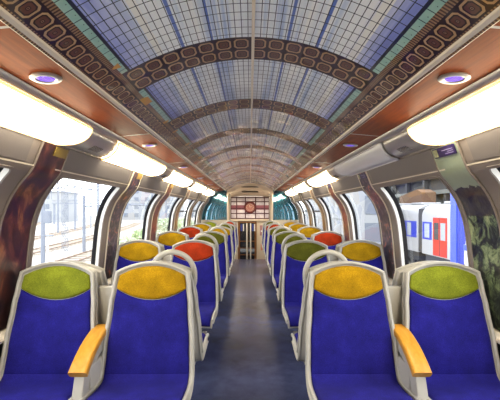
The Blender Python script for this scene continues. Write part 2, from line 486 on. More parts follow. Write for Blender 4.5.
# stairs going down
for j in range(5):
    struct(MB().box(-.70, .70, 10.80+.28*j, 10.80+.28*(j+1) if j < 4 else 12.66, -1.0, -.19*(j+1)).make('floor_step_%d' % (j+1), 'floor'))
# domed soffit over the stairs
def dome(a, b):
    x = -.70 + 1.4*a; t = b
    z1 = 1.4 + H_C - .504*x*x; z2 = 1.86 - .10*x*x
    e = 1-(1-t)**2
    return (x, 10.93 + 1.72*t, z1 + (z2-z1)*(t**1.3)*.98)
mb = MB().grid(dome, 20, 14)
struct(mb.make('ceiling_dome', 'cream', smooth=True))
for j, (t, hw) in enumerate(((.30, .26), (.66, .26))):
    mb = MB()
    p0 = dome(.5, t); 
    mb.box(-hw, hw, p0[1]-.05, p0[1]+.05, p0[2]-.035, p0[2]-.005, .004)
    tag(mb.make('air_vent', 'slot' if j else 'taupe', centre=True), ['grey slotted air vent in the cream dome, nearer the printed ceiling', 'black slotted air vent in the cream dome, just above the latticed picture'][j], 'vent', 'air vents in the dome')
for x in (-.42, .42):  # lights added to brighten the stairwell, each dressed with a bezel
    t = empty('stair_fill_light', (x, 11.75, 2.02), 'small round added fill light in the dome over the stairs, %s one' % ('left' if x < 0 else 'right'), 'downlight', 'added fill lights over the stairs')
    MB().prism([(.05*math.cos(a*PI/10), .05*math.sin(a*PI/10)) for a in range(20)], 'z', -.012, .03).make('bezel', 'silver', t, smooth=40)
    ld = bpy.data.lights.new('stair_fill_spot', 'SPOT'); ld.energy = 26; ld.color = (1, .86, .68); ld.spot_size = 2.9; ld.spot_blend = .6; ld.shadow_soft_size = .04
    lo_ = bpy.data.objects.new('stair_fill_spot', ld); COL.objects.link(lo_); lo_.parent = t; lo_.location = (0, 0, -.03)
# end wall with lattice picture and door
WY = 12.66
struct(MB().box(-.76, .76, WY, WY+.06, -1.0, 2.2).make('wall_front', 'cream'))
M['pale_glass'] = painting('pale violet backlit panes', [(.3, (.42, .38, .46)), (.5, (.66, .62, .70)), (.7, (.85, .82, .84))], 5, .3)
M['maroon'] = mat('maroon lattice', (.07, .014, .028), .4)
M['maroon2'] = mat('dusky rose band', (.24, .07, .10), .4)
t = empty('lattice_picture', (0, WY, 1.10), 'wide picture of pale panes in a maroon lattice above the end door', 'picture')
MB().box(-.66, .66, -.02, -.001, 0.0, .74).make('backing', 'pale_glass', t)
mb = MB()
for x in (-.655, -.46, -.17, .17, .46, .62): mb.box(x, x+.035, -.035, -.02, 0, .74)
for z in (0.0, .17, .34, .56, .70): mb.box(-.66, .66, -.036, -.021, z, z+.032)
mb.make('lattice', 'maroon', t)
MB().box(-.66, .66, -.031, -.0205, .31, .46).make('rose_band', 'maroon2', t)
mb = MB().tube([(.17*math.cos(a*PI/12), -.05, .39+.17*math.sin(a*PI/12)) for a in range(24)], .032, 8, closed=True)
mb.make('round_frame', mat('dark brown ring', (.12, .02, .02), .35), t, smooth=True)
MB().prism([(.15*math.cos(a*PI/12), .39+.15*math.sin(a*PI/12)) for a in range(24)], 'y', -.048, -.037).make('round_face', mat('dull rose disc', (.38, .16, .13), .5), t)
for a in range(12):
    c, s_ = math.cos(a*PI/6), math.sin(a*PI/6)
    MB().tube([(.10*c, -.052, .39+.10*s_), (.135*c, -.052, .39+.135*s_)], .006, 5).make('dial_mark', 'cream', t)
for dx, dz in ((.05, .03), (-.02, .07)): MB().tube([(0, -.053, .39), (dx, -.053, .39+dz)], .006, 5).make('dial_hand', 'cream', t)

# cream beam over the door
struct(MB().box(-.70, .70, WY-.06, WY, 1.03, 1.10, .008).make('trim_90', 'cream', smooth=30))
d = struct(MB().box(-.40, .22, WY-.03, WY-.001, -.95, 1.03).make('door_1', 'doorwood'))
for x0, x1 in ((-.33, -.115), (-.065, .15)):
    MB().box(x0, x1, WY-.036, WY-.028, -.8, .97).make('door_pane', mat('dark door glass', (.02, .022, .03), .08, coat=1), d)
for x0 in (-.31, .06):
    mb = MB().box(x0, x0+.06, WY-.040, WY-.036, .70, .93); mb.make('poster', mat('blue notice', (.03, .05, .30), .5), d)
    mb = MB().box(x0+.075, x0+.11, WY-.040, WY-.036, .70, .93); mb.make('poster', 'white_paint', d)
for z in (-.1, .12, .35): MB().box(-.33, .15, WY-.039, WY-.034, z, z+.03).make('door_bar', 'doorwood', d)
for x in (-.105, .02):
    h = MB().tube([(x, WY-.05, -.75), (x, WY-.10, -.70), (x, WY-.10, .90), (x, WY-.05, .95)], .022, 10)
    h.make('door_handle', mat('white rail', (.8, .8, .78), .3), d, smooth=True)
# posts flanking the lattice picture
for x in (-.61, .60):
    mb = MB().tube([(x, 11.6, -.55), (x, 11.6, 1.90)], .02, 10)
    tag(mb.make('handrail_post', 'shell', smooth=True, centre=True), 'slim cream post at the stair head, %s of the end door' % ('left' if x < 0 else 'right'), 'post', 'stair posts')
# small notices on the end wall
for i, (x, z, w_, h_, c, lab) in enumerate((
        (-.56, .74, .08, .10, (.03, .03, .03), 'small black pictogram sign left of the end door, upper one'),
        (-.56, .36, .08, .10, (.03, .02, .06), 'small black pictogram sign left of the end door, middle one'),
        (-.56, .05, .09, .09, (.10, .05, .30), 'small violet square sign left of the end door, lowest one'),
        (.33, .55, .14, .34, (.42, .22, .24), 'tall rose coloured notice right of the end door'),
        (.36, .06, .18, .22, (.75, .30, .18), 'orange pink notice right of the end door, below the rose one'))):
    b = MB().box(x, x+w_, WY-.012, WY-.001, z, z+h_).make('notice', mat('notice %d' % i, c, .5), centre=True)
    MB().box(-w_*.3, w_*.3, -.009, -.0055, h_*.35, h_*.5).make('printed_line', 'white_paint', b)
    tag(b, lab, 'sign')

# ------------------------------------------------------------------ ceiling lamps
LAMPP = dense([(.946, 1.886), (.958, 1.852), (.982, 1.821), (1.02, 1.797), (1.06, 1.785), (1.110, 1.781)], 5)
LY = [(-.90 , .27), (.72, 2.27), (2.74, 4.27), (4.72, 6.24), (6.68, 8.20), (8.66, 10.18)]
ordn = ['behind', 'nearest', 'second', 'third', 'fourth', 'fifth', 'sixth']
for side in (-1, 1):
    for k, (a, b) in enumerate(LY):
        off = (side > 0 and k == 2)
        cx, cz = side*1.03, 1.80
        sd = NAMES[side]
        if k == 0: lab = 'lit ceiling lamp over the %s side behind the viewer' % sd
        elif off: lab = 'unlit grey ceiling lamp on the right, just past the biggest lit one'
        else: lab = 'long lit warm white ceiling lamp on the %s, %s from the front' % (sd, {1: 'biggest and first', 2: 'second', 3: 'third', 4: 'fourth', 5: 'fifth and last'}[k])
        t = empty('ceiling_lamp', (cx, (a+b)/2, cz), lab, 'lamp', 'curved lamps along the %s of the ceiling' % sd)
        n = len(LAMPP)-1; L = (b-a)/2
        rc = .10                                                   # bowed ends
        def lp(u, v, o=0.):
            p = LAMPP[int(round(v*n))]
            bow = .07*(v-.15)**2 
            yy = -L + 2*L*u
            yy = yy*(L-.10*v*v*1.0)/L
            return (side*(p.x - o*.6) - cx, yy, p.y - o - cz)
        mb = MB().grid(lambda u, v: lp(u, v, .004), 8, n)
        mname = 'grey_plastic' if off else 'lamp'
        mb.grid(lambda u, v: lp(u, v, -.004), 8, n)
        mb.make('diffuser', mname, t, smooth=True)
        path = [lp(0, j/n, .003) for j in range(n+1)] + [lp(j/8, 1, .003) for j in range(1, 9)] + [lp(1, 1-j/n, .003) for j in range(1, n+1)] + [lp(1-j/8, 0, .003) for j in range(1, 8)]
        MB().tube(path, .0075, 6, closed=True).make('diffuser_edge_strip', 'grey_plastic' if off else 'lamp_edge_glow', t, smooth=True)  # added strip round the diffuser; carries the imitated edge glow on lit lamps
# loudspeaker slots between the lamps
for side in (-1, 1):
    for k, (a, b) in enumerate(((2.27, 2.74), (4.27, 4.72), (6.24, 6.68))):
        mb = MB()
        for j in range(7):
            y = (a+b)/2 - .06 + j*.022
            q = lambda v: LAMPP[int(v)]
            for v in range(12, 18):
                p, r = LAMPP[v], LAMPP[v+1]
                mb.add([(side*p.x, y, p.y+.001), (side*r.x, y, r.y+.001), (side*r.x, y+.0035, r.y+.001), (side*p.x, y+.0035, p.y+.001),
                        (side*p.x, y, p.y+.0035), (side*r.x, y, r.y+.0035), (side*r.x, y+.0035, r.y+.0035), (side*p.x, y+.0035, p.y+.0035)],
                       [(0, 1, 2, 3), (4, 5, 6, 7), (0, 1, 5, 4), (1, 2, 6, 5), (2, 3, 7, 6), (3, 0, 4, 7)])
        o = mb.make('speaker_grille', 'slotgrey', centre=True)
        tag(o, 'row of dark slots in the silver gap after the %s lamp on the %s' % (['first', 'second', 'third'][k], NAMES[side]), 'grille', 'slotted grilles between the lamps')

# ------------------------------------------------------------------ violet downlights in the wood
slope = math.atan2(.019, .213)
for side in (-1, 1):
    for k in range(7):
        y = 1.50 + 1.58*(k-1) + .03
        if y < Y0+.2 or y > 10.6: continue
        x = .822
        t = empty('downlight', (side*x, y, 1.934), 'round violet downlight in the %s wood panel, %s' % (NAMES[side], ['behind the viewer', 'largest and nearest', 'second from the front', 'third from the front', 'fourth from the front', 'fifth from the front', 'last before the teal bulkhead'][k]), 'downlight', 'violet downlights in the %s wood panel' % NAMES[side])
        t.rotation_euler = (0, side*slope, 0)
        R = [(.058, .002), (.060, -.006), (.054, -.010), (.040, -.010), (.034, -.004)]
        n = 28; v = [(r*math.cos(2*PI*i/n), r*math.sin(2*PI*i/n), z) for r, z in R for i in range(n)]
        f = [(j*n+i, j*n+(i+1) % n, (j+1)*n+(i+1) % n, (j+1)*n+i) for j in range(len(R)-1) for i in range(n)]
        MB().add(v, f).make('bezel', 'silver', t, smooth=True)
        lens = MB().prism([(.034*math.cos(2*PI*i/n), .034*math.sin(2*PI*i/n)) for i in range(n)], 'z', -.006, -.001).make('lens', 'led', t)
        if k < 4:
            mb = MB()
            for (gx, gy) in [(i*.011, j*.011) for i in range(-2, 3) for j in range(-2, 3) if i*i+j*j < 7]:
                mb.prism([(gx+.0028*math.cos(a*PI/3), gy+.0028*math.sin(a*PI/3)) for a in range(6)], 'z', -.0085, -.006)
            mb.make('led_dots', 'led_dot', lens)

# ------------------------------------------------------------------ painted strips on the pillars
PIL = [(w[1]+.15, w[1]+.43) for w in WIN]
ART = {-1: ['art_ochre', 'art_brown', 'art_fleck', 'art_russet', 'art_ochre', 'art_ochre', 'art_russet'],
       1: ['art_green', 'art_green', 'art_fleck', 'art_russet', 'art_ochre', 'art_ochre', 'art_russet']}
DESC = {'art_ochre': 'ochre brown', 'art_brown': 'dark red-brown figure', 'art_fleck': 'dark orange-flecked', 'art_russet': 'russet', 'art_green': 'green landscape'}
WHERE = ['behind the viewer', 'beside the front window seat', 'second from the front', 'third from the front', 'fourth from the front', 'fifth from the front', 'last before the teal bulkhead']
for side in (-1, 1):
    for k, (a, b) in enumerate(PIL):
        s0, s1 = s_at(.722), s_at(1.772)
        if k == 1: b2 = b
        t = empty('painting_strip', (side*1.38, (a+b)/2, .72), 'tall %s print strip, %s side, %s' % (DESC[ART[side][k]], NAMES[side], WHERE[k]), 'picture', 'painting strips on the %s pillars' % NAMES[side])
        o = Vector(t.location)
        sub = lambda p: tuple(Vector(p) - o)
        mb = MB()
        for of in (.008, .001):
            mb.grid(lambda u, v: sub(wp(side, a+(b-a)*u, s0+(s1-s0)*v, of)), 2, 40)
        for yy in (a, b):
            mb.grid(lambda u, v: sub(wp(side, yy, s0+(s1-s0)*v, .001+.007*u)), 1, 40)
        mb.make('print', ART[side][k], t, smooth=60)
        for yy in (a-.006, b+.006):
            MB().tube([sub(wp(side, yy, s0+(s1-s0)*j/36, .006)) for j in range(37)], .007, 6).make('edging', 'cream' if k != 1 else 'olive_edge' if 'olive_edge' in M else 'taupe', t, smooth=True)
# small caption plates at the pillar tops under the lamps
for side in (-1, 1):
    for k in (1, 2, 3):
        a, b = PIL[k]
        s0, s1 = s_at(1.715), s_at(1.768)
        y0, y1 = (a+.13, b-.01) if side < 0 else (a+.02, b-.02)
        mb = MB()
        for of in (.010, .014): mb.grid(lambda u, v: wp(side, y0+(y1-y0)*u, s0+(s1-s0)*v, of), 1, 6)
        for yy in (y0, y1): mb.grid(lambda u, v: wp(side, yy, s0+(s1-s0)*v, .010+.004*u), 1, 6)
        for ss in (s0, s1): mb.grid(lambda u, v: wp(side, y0+(y1-y0)*v, ss, .010+.004*u), 1, 1)
        c = ((.22, .15, .03) if k == 1 else (.42, .27, .07)) if side < 0 else (.02, .008, .07)
        pl = mb.make('caption_plate', mat('caption plate %d %d' % (side, k), c, .35), centre=True)
        tag(pl, '%s caption plate at the top of the %s pillar, %s lamp gap' % ('gold' if side < 0 else 'dark violet', NAMES[side], ['', 'under the first', 'under the second', 'under the third'][k]), 'plate')
        if side > 0:
            oo = Vector(pl.location)
            mb = MB()
            for j in range(3):
                ww = [.09, .06, .12][j]; sa = s0+.012+.011*j
                mb.grid(lambda u, v: tuple(Vector(wp(side, y0+.02+ww*u, sa+.003*v, .0152))-oo), 4, 1)
            mb.make('caption_lines', mat('lilac ink', (.35, .3, .55), .5), pl)
            mb = MB().grid(lambda u, v: tuple(Vector(wp(side, y1-.05*u-.005, s0+.006+(s1-s0-.012)*v, .0152))-oo), 1, 3)
            mb.make('thumbnail', mat('pale thumbnail', (.35, .36, .2), .5, vary=.9, vscale=60), pl)

# ------------------------------------------------------------------ seats
CR = .48
PATH = dense([(-.425, .385), (-.43, .42), (-.405, .450), (-.34, .466), (-.22, .460), (-.10, .452), (-.03, .462), (.004, .50), (.022, .56), (.050, .68), (.082, .82), (.112, .95), (.132, 1.05), (.142, 1.12)], 5)
PL = [0.]
for a, b in zip(PATH, PATH[1:]): PL.append(PL[-1] + (b-a).length)
def seat_pt(s, u, hw, off):
    s = min(max(s, 0), PL[-1]-1e-6)
    i = next(k for k in range(1, len(PL)) if PL[k] >= s) - 1
    p = PATH[i].lerp(PATH[i+1], (s-PL[i])/(PL[i+1]-PL[i]))
    tg = (PATH[min(i+3, len(PATH)-1)] - PATH[max(i-2, 0)]).normalized()
    n = Vector((-tg.y, tg.x))
    wing = .016*abs(u)**3
    q = p + n*(off + wing)
    return (u*hw, q.x, q.y)
def s_back(z): 
    for k in range(len(PATH)//2, len(PATH)):
        if PATH[k].y >= z: return PL[k-1] + (z-PATH[k-1].y)/(PATH[k].y-PATH[k-1].y)*(PL[k]-PL[k-1])
    return PL[-1]
S_CR = s_back(.50) if s_back(.50) < PL[-1] else PL[7*5]
def hwid(s):
    # half width of the cushion along the path
    tb = [(0, .222), (.12, .232), (S_CR, .232), (s_back(.65), .226), (s_back(.85), .210), (s_back(.96), .198), (s_back(1.03), .188), (PL[-1], .17)]
    for (a, wa), (b, wb_) in zip(tb, tb[1:]):
        if s <= b:
            t = (s-a)/(b-a); t = t*t*(3-2*t); return wa + (wb_-wa)*t
    return tb[-1][1]
def z_top(u): return 1.075 - .055*abs(u)**2.2
def z_bot(u): return .885 + .060*abs(u)**2
def edge(a, p=8): return max(0., 1-abs(a)**p)**.5
def pad(s_lo, s_hi, T, base=-.006, nu=18, nv=18, hw_add=0., bulge=0.):
    """upholstered pad between two boundary curves s_lo(u) and s_hi(u)"""
    def fn(a, b):
        # cluster samples near the edges
        u = math.sin((a-.5)*PI); vv = (math.sin((b-.5)*PI)+1)/2
        s = s_lo(u) + (s_hi(u)-s_lo(u))*vv
        return seat_pt(s, u, hwid(s)+hw_add, base + T*edge(u)*edge(2*vv-1) + bulge*(1-u*u)*math.sin(PI*vv))
    return MB().grid(fn, nu, nv)
def shell_mb():
    e = .016
    sh = lambda u: s_back(z_top(u)+e)
    mb = MB()
    NU, NV = 16, 40
    def f(a, b, off):
        u = -1+2*a; s = sh(u)*b
        return seat_pt(s, u, hwid(s)+e, off)
    def offb(b, s): return -.05 if s > S_CR else -.035
    A = [[f(i/NU, j/NV, -.004) for i in range(NU+1)] for j in range(NV+1)]
    B = [[f(i/NU, j/NV, -.052 - .012*math.sin(PI*i/NU)) for i in range(NU+1)] for j in range(NV+1)]
    W = NU+1
    v = [p for r in A for p in r] + [p for r in B for p in r]; n = W*(NV+1); fc = []
    for j in range(NV):
        for i in range(NU):
            fc.append((j*W+i, j*W+i+1, (j+1)*W+i+1, (j+1)*W+i)); fc.append((n+j*W+i, n+j*W+i+1, n+(j+1)*W+i+1, n+(j+1)*W+i))
        fc.append((j*W, (j+1)*W, n+(j+1)*W, n+j*W)); fc.append((j*W+NU, (j+1)*W+NU, n+(j+1)*W+NU, n+j*W+NU))
    for i in range(NU):
        fc.append((i, i+1, n+i+1, n+i)); fc.append((NV*W+i, NV*W+i+1, n+NV*W+i+1, n+NV*W+i))
    mb.add(v, fc)
    # rolled front rim
    path = [f(0, j/NV, .002) for j in range(2, NV+1)] + [f(i/NU, 1, .002) for i in range(1, NU)] + [f(1, j/NV, .002) for j in range(NV, 1, -1)]
    mb.tube(path, .0105, 8)
    path = [f(0, j/NV, -.050) for j in range(2, NV+1)] + [f(i/NU, 1, -.050) for i in range(1, NU)] + [f(1, j/NV, -.050) for j in range(NV, 1, -1)]
    mb.tube(path, .0085, 8)
    return mb
def make_seat(kind, hcol, aisle, back):
    """kind: object name; the seat faces -y, crease at the origin; aisle: +1/-1 side on which the aisle lies"""
    t = bpy.data.objects.new(kind, None); COL.objects.link(t); t.empty_display_size = .2
    if ('shell',) not in CACHE: CACHE[('shell',)] = shell_mb().make('seat_shell', 'shell', t, smooth=50)
    else: cp(CACHE[('shell',)], t)
    if ('cush',) not in CACHE:
        CACHE[('cush',)] = pad(lambda u: .015, lambda u: S_CR+.006, .030, nv=26, bulge=.012).make('seat_cushion', 'blue', t, smooth=60)
        CACHE[('back',)] = pad(lambda u: S_CR-.012, lambda u: s_back(z_bot(u)), .022, nv=26, bulge=.006).make('back_cushion', 'blue', t, smooth=60)
    else: cp(CACHE[('cush',)], t); cp(CACHE[('back',)], t)
    if ('head', hcol) not in CACHE:
        CACHE[('head', hcol)] = pad(lambda u: s_back(z_bot(u))+.002, lambda u: s_back(z_top(u)), .022, bulge=.004).make('headrest', hcol, t, smooth=60)
    else: cp(CACHE[('head', hcol)], t)
    # support under the pan
    if ('leg',) not in CACHE:
        mb = MB().tube([(0, -.16, .0), (0, -.16, .42)], .035, 14)
        CACHE[('leg',)] = mb.make('pedestal', 'dark_metal', t, smooth=True)
        CACHE[('foot',)] = MB().box(-.07, .07, -.28, -.04, 0, .02, .006).make('foot_plate', 'steel', CACHE[('leg',)])
        CACHE[('beam',)] = MB().box(-.20, .20, -.22, -.10, .385, .415, .008).make('seat_beam', 'steel', t)
    else:
        l = cp(CACHE[('leg',)], t); cp(CACHE[('foot',)], l); cp(CACHE[('beam',)], t)
    if aisle and back:
        k = ('ring', aisle)
        if k not in CACHE:
            s = aisle
            c = [(s*-.03, .135, 1.055), (s*-.02, .138, 1.095), (s*.02, .142, 1.135), (s*.08, .146, 1.155), (s*.14, .146, 1.145), (s*.19, .140, 1.11), (s*.22, .132, 1.05), (s*.222, .12, .985), (s*.212, .105, .94), (s*.195, .09, .92)]
            P3 = [Vector(p) for p in c]; pts = []
            for i in range(len(P3)-1):
                p0 = P3[max(i-1, 0)]; p1 = P3[i]; p2 = P3[i+1]; p3 = P3[min(i+2, len(P3)-1)]
                for q in range(4):
                    tt = q/4; pts.append(.5*((2*p1)+(p2-p0)*tt+(2*p0-5*p1+4*p2-p3)*tt*tt+(3*p1-p0-3*p2+p3)*tt**3))
            pts.append(P3[-1])
            CACHE[k] = MB().tube(pts, .0165, 12).make('ring_handle', 'shell', t, smooth=True)
        else: cp(CACHE[k], t)
    return t
CACHE = {}
def cp(o, parent):
    c = o.copy(); COL.objects.link(c); c.parent = parent; return c
def arm(t, side, first=[True]):
    # console and armrest on the window side of an aisle seat; dx from seat centre to the gap centre
    k = ('arm', side)
    dx = side*.276
    if k not in CACHE:
        path = dense([(.10, .725), (.04, .722), (-.03, .705), (-.11, .672), (-.18, .630), (-.225, .595)], 4)
        mb = MB(); n = len(path)-1
        def sec(i, ang):
            p = path[i]; tg = (path[min(i+1, n)]-path[max(i-1, 0)]).normalized(); nn = Vector((tg.y, -tg.x))
            if nn.y < 0: nn = -nn
            w, h = .041+.005*i/n, .021
            c, s = math.cos(ang), math.sin(ang)
            cx = math.copysign(abs(c)**.35, c)*w; cy = math.copysign(abs(s)**.35, s)*h
            q = p + nn*cy
            return (dx + cx, q.x, q.y)
        m_ = 24
        v = [sec(i, 2*PI*j/m_ + .01) for i in range(n+1) for j in range(m_)]
        f = [(i*m_+j, i*m_+(j+1) % m_, (i+1)*m_+(j+1) % m_, (i+1)*m_+j) for i in range(n) for j in range(m_)] + [tuple(range(m_)), tuple(n*m_+j for j in range(m_))]
        mb.add(v, f); CACHE[k] = mb.make('armrest', 'armwood', t, smooth=50)
        # bracket under the armrest
        poly = [(.09, .70), (-.03, .685), (-.12, .65), (-.205, .59), (-.235, .50), (-.265, .40), (-.22, .36), (-.16, .40), (-.15, .52), (-.10, .59), (.0, .62), (.09, .62)]
        b = MB().prism(poly, 'x', dx-.026, dx+.026).make('arm_bracket', 'shell', t)
        bv = b.modifiers.new('round', 'BEVEL'); bv.width = .006; bv.segments = 2
        CACHE[('bracket', side)] = b
        c = MB().box(dx-.085, dx+.085, .166, .226, .30, .945, .012).make('console_panel', 'shell', t, smooth=30)
        CACHE[('console', side)] = c
        c = MB().box(dx-.030, dx+.030, -.14, .17, .36, .60, .010).make('console_base', 'shell', t, smooth=30)
        CACHE[('cbase', side)] = c
    else:
        for q in ('arm', 'bracket', 'console', 'cbase'): cp(CACHE[(q, side)], t)
AX, WX = .565, 1.115
COLS = {-1: (['yellow', 'red', 'olive', 'yellow', 'olive', 'red'], ['lime', 'yellow', 'yellow', 'red', 'yellow', 'lime']),
        1: (['yellow', 'olive', 'olive', 'olive', 'red', 'olive'], ['lime', 'yellow', 'red', 'yellow', 'yellow', 'yellow'])}
ROW = ['front', 'second', 'third', 'fourth', 'fifth', 'last']
CN = {'lime': 'lime green', 'olive': 'olive green', 'yellow': 'yellow', 'red': 'red'}
for side in (-1, 1):
    sd = NAMES[side]
    for k in range(6):
        y = 2.08 + 1.62*k
        for pos, x, hc in (('aisle', AX, COLS[side][0][k]), ('window', WX, COLS[side][1][k])):
            t = make_seat('train_seat', hc, 0, False)
            t.location = (side*x, y, 0)
            tag(t, 'blue seat, %s headrest, beside the %s on the %s, %s row' % (CN[hc], pos, sd, ROW[k]), 'seat', 'blue seats facing the viewer')
            if pos == 'aisle': arm(t, side)
            if k < 5:
                b = make_seat('train_seat', COLS[side][0 if pos == 'aisle' else 1][k], (-side if pos == 'aisle' else 0)*-1, True)
                b.location = (side*x, y + .392, -.012); b.rotation_euler = (0, 0, PI)
                if pos == 'aisle':
                    lab = 'seat with ring handle facing away, %s of the aisle, behind the %s row' % (sd, ROW[k])
                else: lab = 'seat facing away beside the %s windows, hidden behind the %s row' % (sd, ROW[k])
                tag(b, lab, 'seat', 'blue seats facing away')

# ------------------------------------------------------------------ outside, left: railway yard
GZ = -2.3
def ground_mat():
    m, nt, b = base_mat('pale ballast'); x, y, z, g = position(nt)
    f = noise(nt, g.outputs['Position'], .5, 6, .7); f2 = noise(nt, g.outputs['Position'], 9, 3, .7)
    c = ramp(nt, f*.5+f2*.5, [(.38, (.22, .20, .18)), (.60, (.46, .44, .41))])
    nt.links.new(c, b.inputs['Base Color']); b.inputs['Roughness'].default_value = .95; return m
struct(MB().box(-150, 150, -60, 260, GZ-.3, GZ).make('ground', ground_mat()))
M['rail'] = mat('rusty rail', (.17, .10, .06), .5, vary=.3, vscale=2)
M['pole'] = mat('grey galvanised pole', (.17, .19, .24), .5)
M['sleeper'] = mat('pale concrete sleeper', (.38, .33, .28), .9)
def track(name, p0, p1, bend, lab, group):
    t = empty(name, (p0[0], p0[1], GZ), lab, 'railway track', group)
    N = 24
    pts = []
    for i in range(N+1):
        u = i/N; pts.append((p0[0]+(p1[0]-p0[0])*u + bend*math.sin(PI*u)*1.0, p0[1]+(p1[1]-p0[1])*u))
    for off in (-.72, .72):
        MB().tube([(x+off-p0[0], y-p0[1], .16) for x, y in pts], .06, 6).make('rail', 'rail', t)
    mb = MB()
    L = p1[1]-p0[1]; n = int(L/1.2)
    for i in range(n):
        u = i/n; x = p0[0]+(p1[0]-p0[0])*u + bend*math.sin(PI*u) - p0[0]; y = L*u
        mb.box(x-1.25, x+1.25, y-.13, y+.13, .0, .12)
    s = mb.make('sleepers', 'sleeper', t)
    return t
for i, (a, b, bend) in enumerate((((-6.5, -5), (-10, 95), 1.0), ((-11, 2), (-22, 100), 1.5), ((-16, 6), (-32, 110), 2.0), ((-21, 10), (-46, 120), 2.5), ((-27, 12), (-60, 110), 3.0))):
    track('railway_track', a, b, bend, 'pale railway track outside the left windows, %s from the train' % ['nearest', 'second', 'third', 'fourth', 'farthest'][i], 'tracks of the yard on the left')
def mast(x, y, h, arm_len, lab, lattice=False):
    t = empty('catenary_mast', (x, y, GZ), lab, 'mast', 'masts in the yard on the left')
    mb = MB()
    if lattice:
        for dx in (-.18, .18):
            for dy in (-.18, .18): mb.tube([(dx, dy, 0), (dx, dy, h)], .035, 6)
        n = int(h/.5)
        for i in range(n):
            z = i*.5; s = 1 if i % 2 else -1
            mb.tube([(-.18*s, -.18, z), (.18*s, -.18, z+.5)], .022, 5); mb.tube([(-.18*s, .18, z), (.18*s, .18, z+.5)], .022, 5)
    else: mb.tube([(0, 0, 0), (0, 0, h)], [.16, .12], 8)
    mb.make('mast_pole', 'pole', t, smooth=40)
    if arm_len:
        MB().tube([(0, 0, h*.80), (arm_len*.5, 0, h*.84), (arm_len, 0, h*.82)], .07, 6).make('mast_arm', 'pole', t)
        MB().tube([(0, 0, h*.96), (arm_len*.55, 0, h*.83)], .03, 5).make('stay', 'pole', t)
        MB().tube([(arm_len*.9, 0, h*.82), (arm_len*.9, 0, h*.66)], .03, 5).make('dropper', 'pole', t)
    return t
D = lambda px, d: (px-250)*d/380
mast(D(65, 34), 34, 8.2, 0, 'lattice mast left of centre in the nearest full left window', True)
mast(D(84, 33), 33, 5.0, 6, 'grey mast with a long arm in the nearest full left window, right part')
mast(D(98, 44), 44, 7.5, -6, 'slim mast close to the far edge of the nearest full left window')
mast(D(43, 26), 26, 4.6, 0, 'short thin mast at the near edge of the nearest full left window')
mast(D(152, 47), 47, 9.5, 4, 'mast seen through the second left window')
mast(D(166, 66), 66, 12, -5, 'distant mast seen through the third left window')
for px, d, h, nm in ((58, 60, 9, 'left of the lattice mast'), (75, 70, 9, 'right of the lattice mast'), (91, 75, 10, 'between the arm mast and the slim mast')):
    mast(D(px, d), d, h, 3, 'faint far mast ' + nm)
t = empty('railway_signal', (D(47.5, 24), 24, GZ), 'railway signal with grey cabinet head on a white post beside the tracks', 'signal')
MB().tube([(0, 0, 0), (0, 0, 3.4)], .07, 8).make('signal_post', 'white_paint', t, smooth=True)
MB().box(-.22, .22, -.12, .12, 2.85, 3.65, .03).make('signal_head', 'pole', t)
MB().box(-.35, .35, -.15, .15, 2.05, 2.12, .02).make('signal_platform', 'pole', t)
MB().tube([(-.12, -.16, .2), (-.12, -.16, 2.6)], .02, 5).make('ladder_rail', 'pole', t)
# footbridge / gantry across the yard
t = empty('signal_gantry', (-34, 100, GZ), 'long pale girder gantry spanning the yard tracks', 'gantry')
mb = MB(); mb.box(-18, 16, -.3, .3, 5.3, 5.45); mb.box(-18, 16, -.3, .3, 6.2, 6.3)
for i in range(34): mb.tube([(-18+i, 0, 5.4), (-17.5+i, 0, 6.25), (-17+i, 0, 5.4)], .04, 4)
mb.make('girder', 'pole', t)
for x in (-17.5, 0, 15.5): MB().box(x-.2, x+.2, -.2, .2, 0, 5.4).make('gantry_leg', 'pole', t)
# pale buildings at the far edge
M['far_wall'] = mat('far pale facade', (.30, .31, .33), .9, vary=.1, vscale=.2)
M['far_window'] = mat('far window', (.15, .17, .21), .3)
for i, (x, y, w, d_, h, lab) in enumerate(((-70, 120, 26, 12, 9, 'low pale building far behind the yard, seen past the lattice mast'), (-38, 150, 22, 12, 12, 'pale block far behind the yard, seen through the second left window'), (-100, 110, 22, 14, 14, 'tall pale block at the far left of the yard'), (-22, 190, 16, 12, 16, 'distant pale tower seen through the third left window'))):
    t = empty('far_building', (x, y, GZ), lab, 'building')
    MB().box(-w/2, w/2, -d_/2, d_/2, 0, h).make('facade', 'far_wall', t)
    MB().box(-w/2-.3, w/2+.3, -d_/2-.3, d_/2+.3, h, h+.4).make('roof', 'pole', t)
    for zz in range(int(h/3)):
        for q in range(int(w/4)):
            x0 = -w/2+1.2+q*4
            MB().box(x0, x0+1.6, -d_/2-.06, -d_/2+.02, 1+zz*3, 2.5+zz*3).make('window', 'far_window', t)
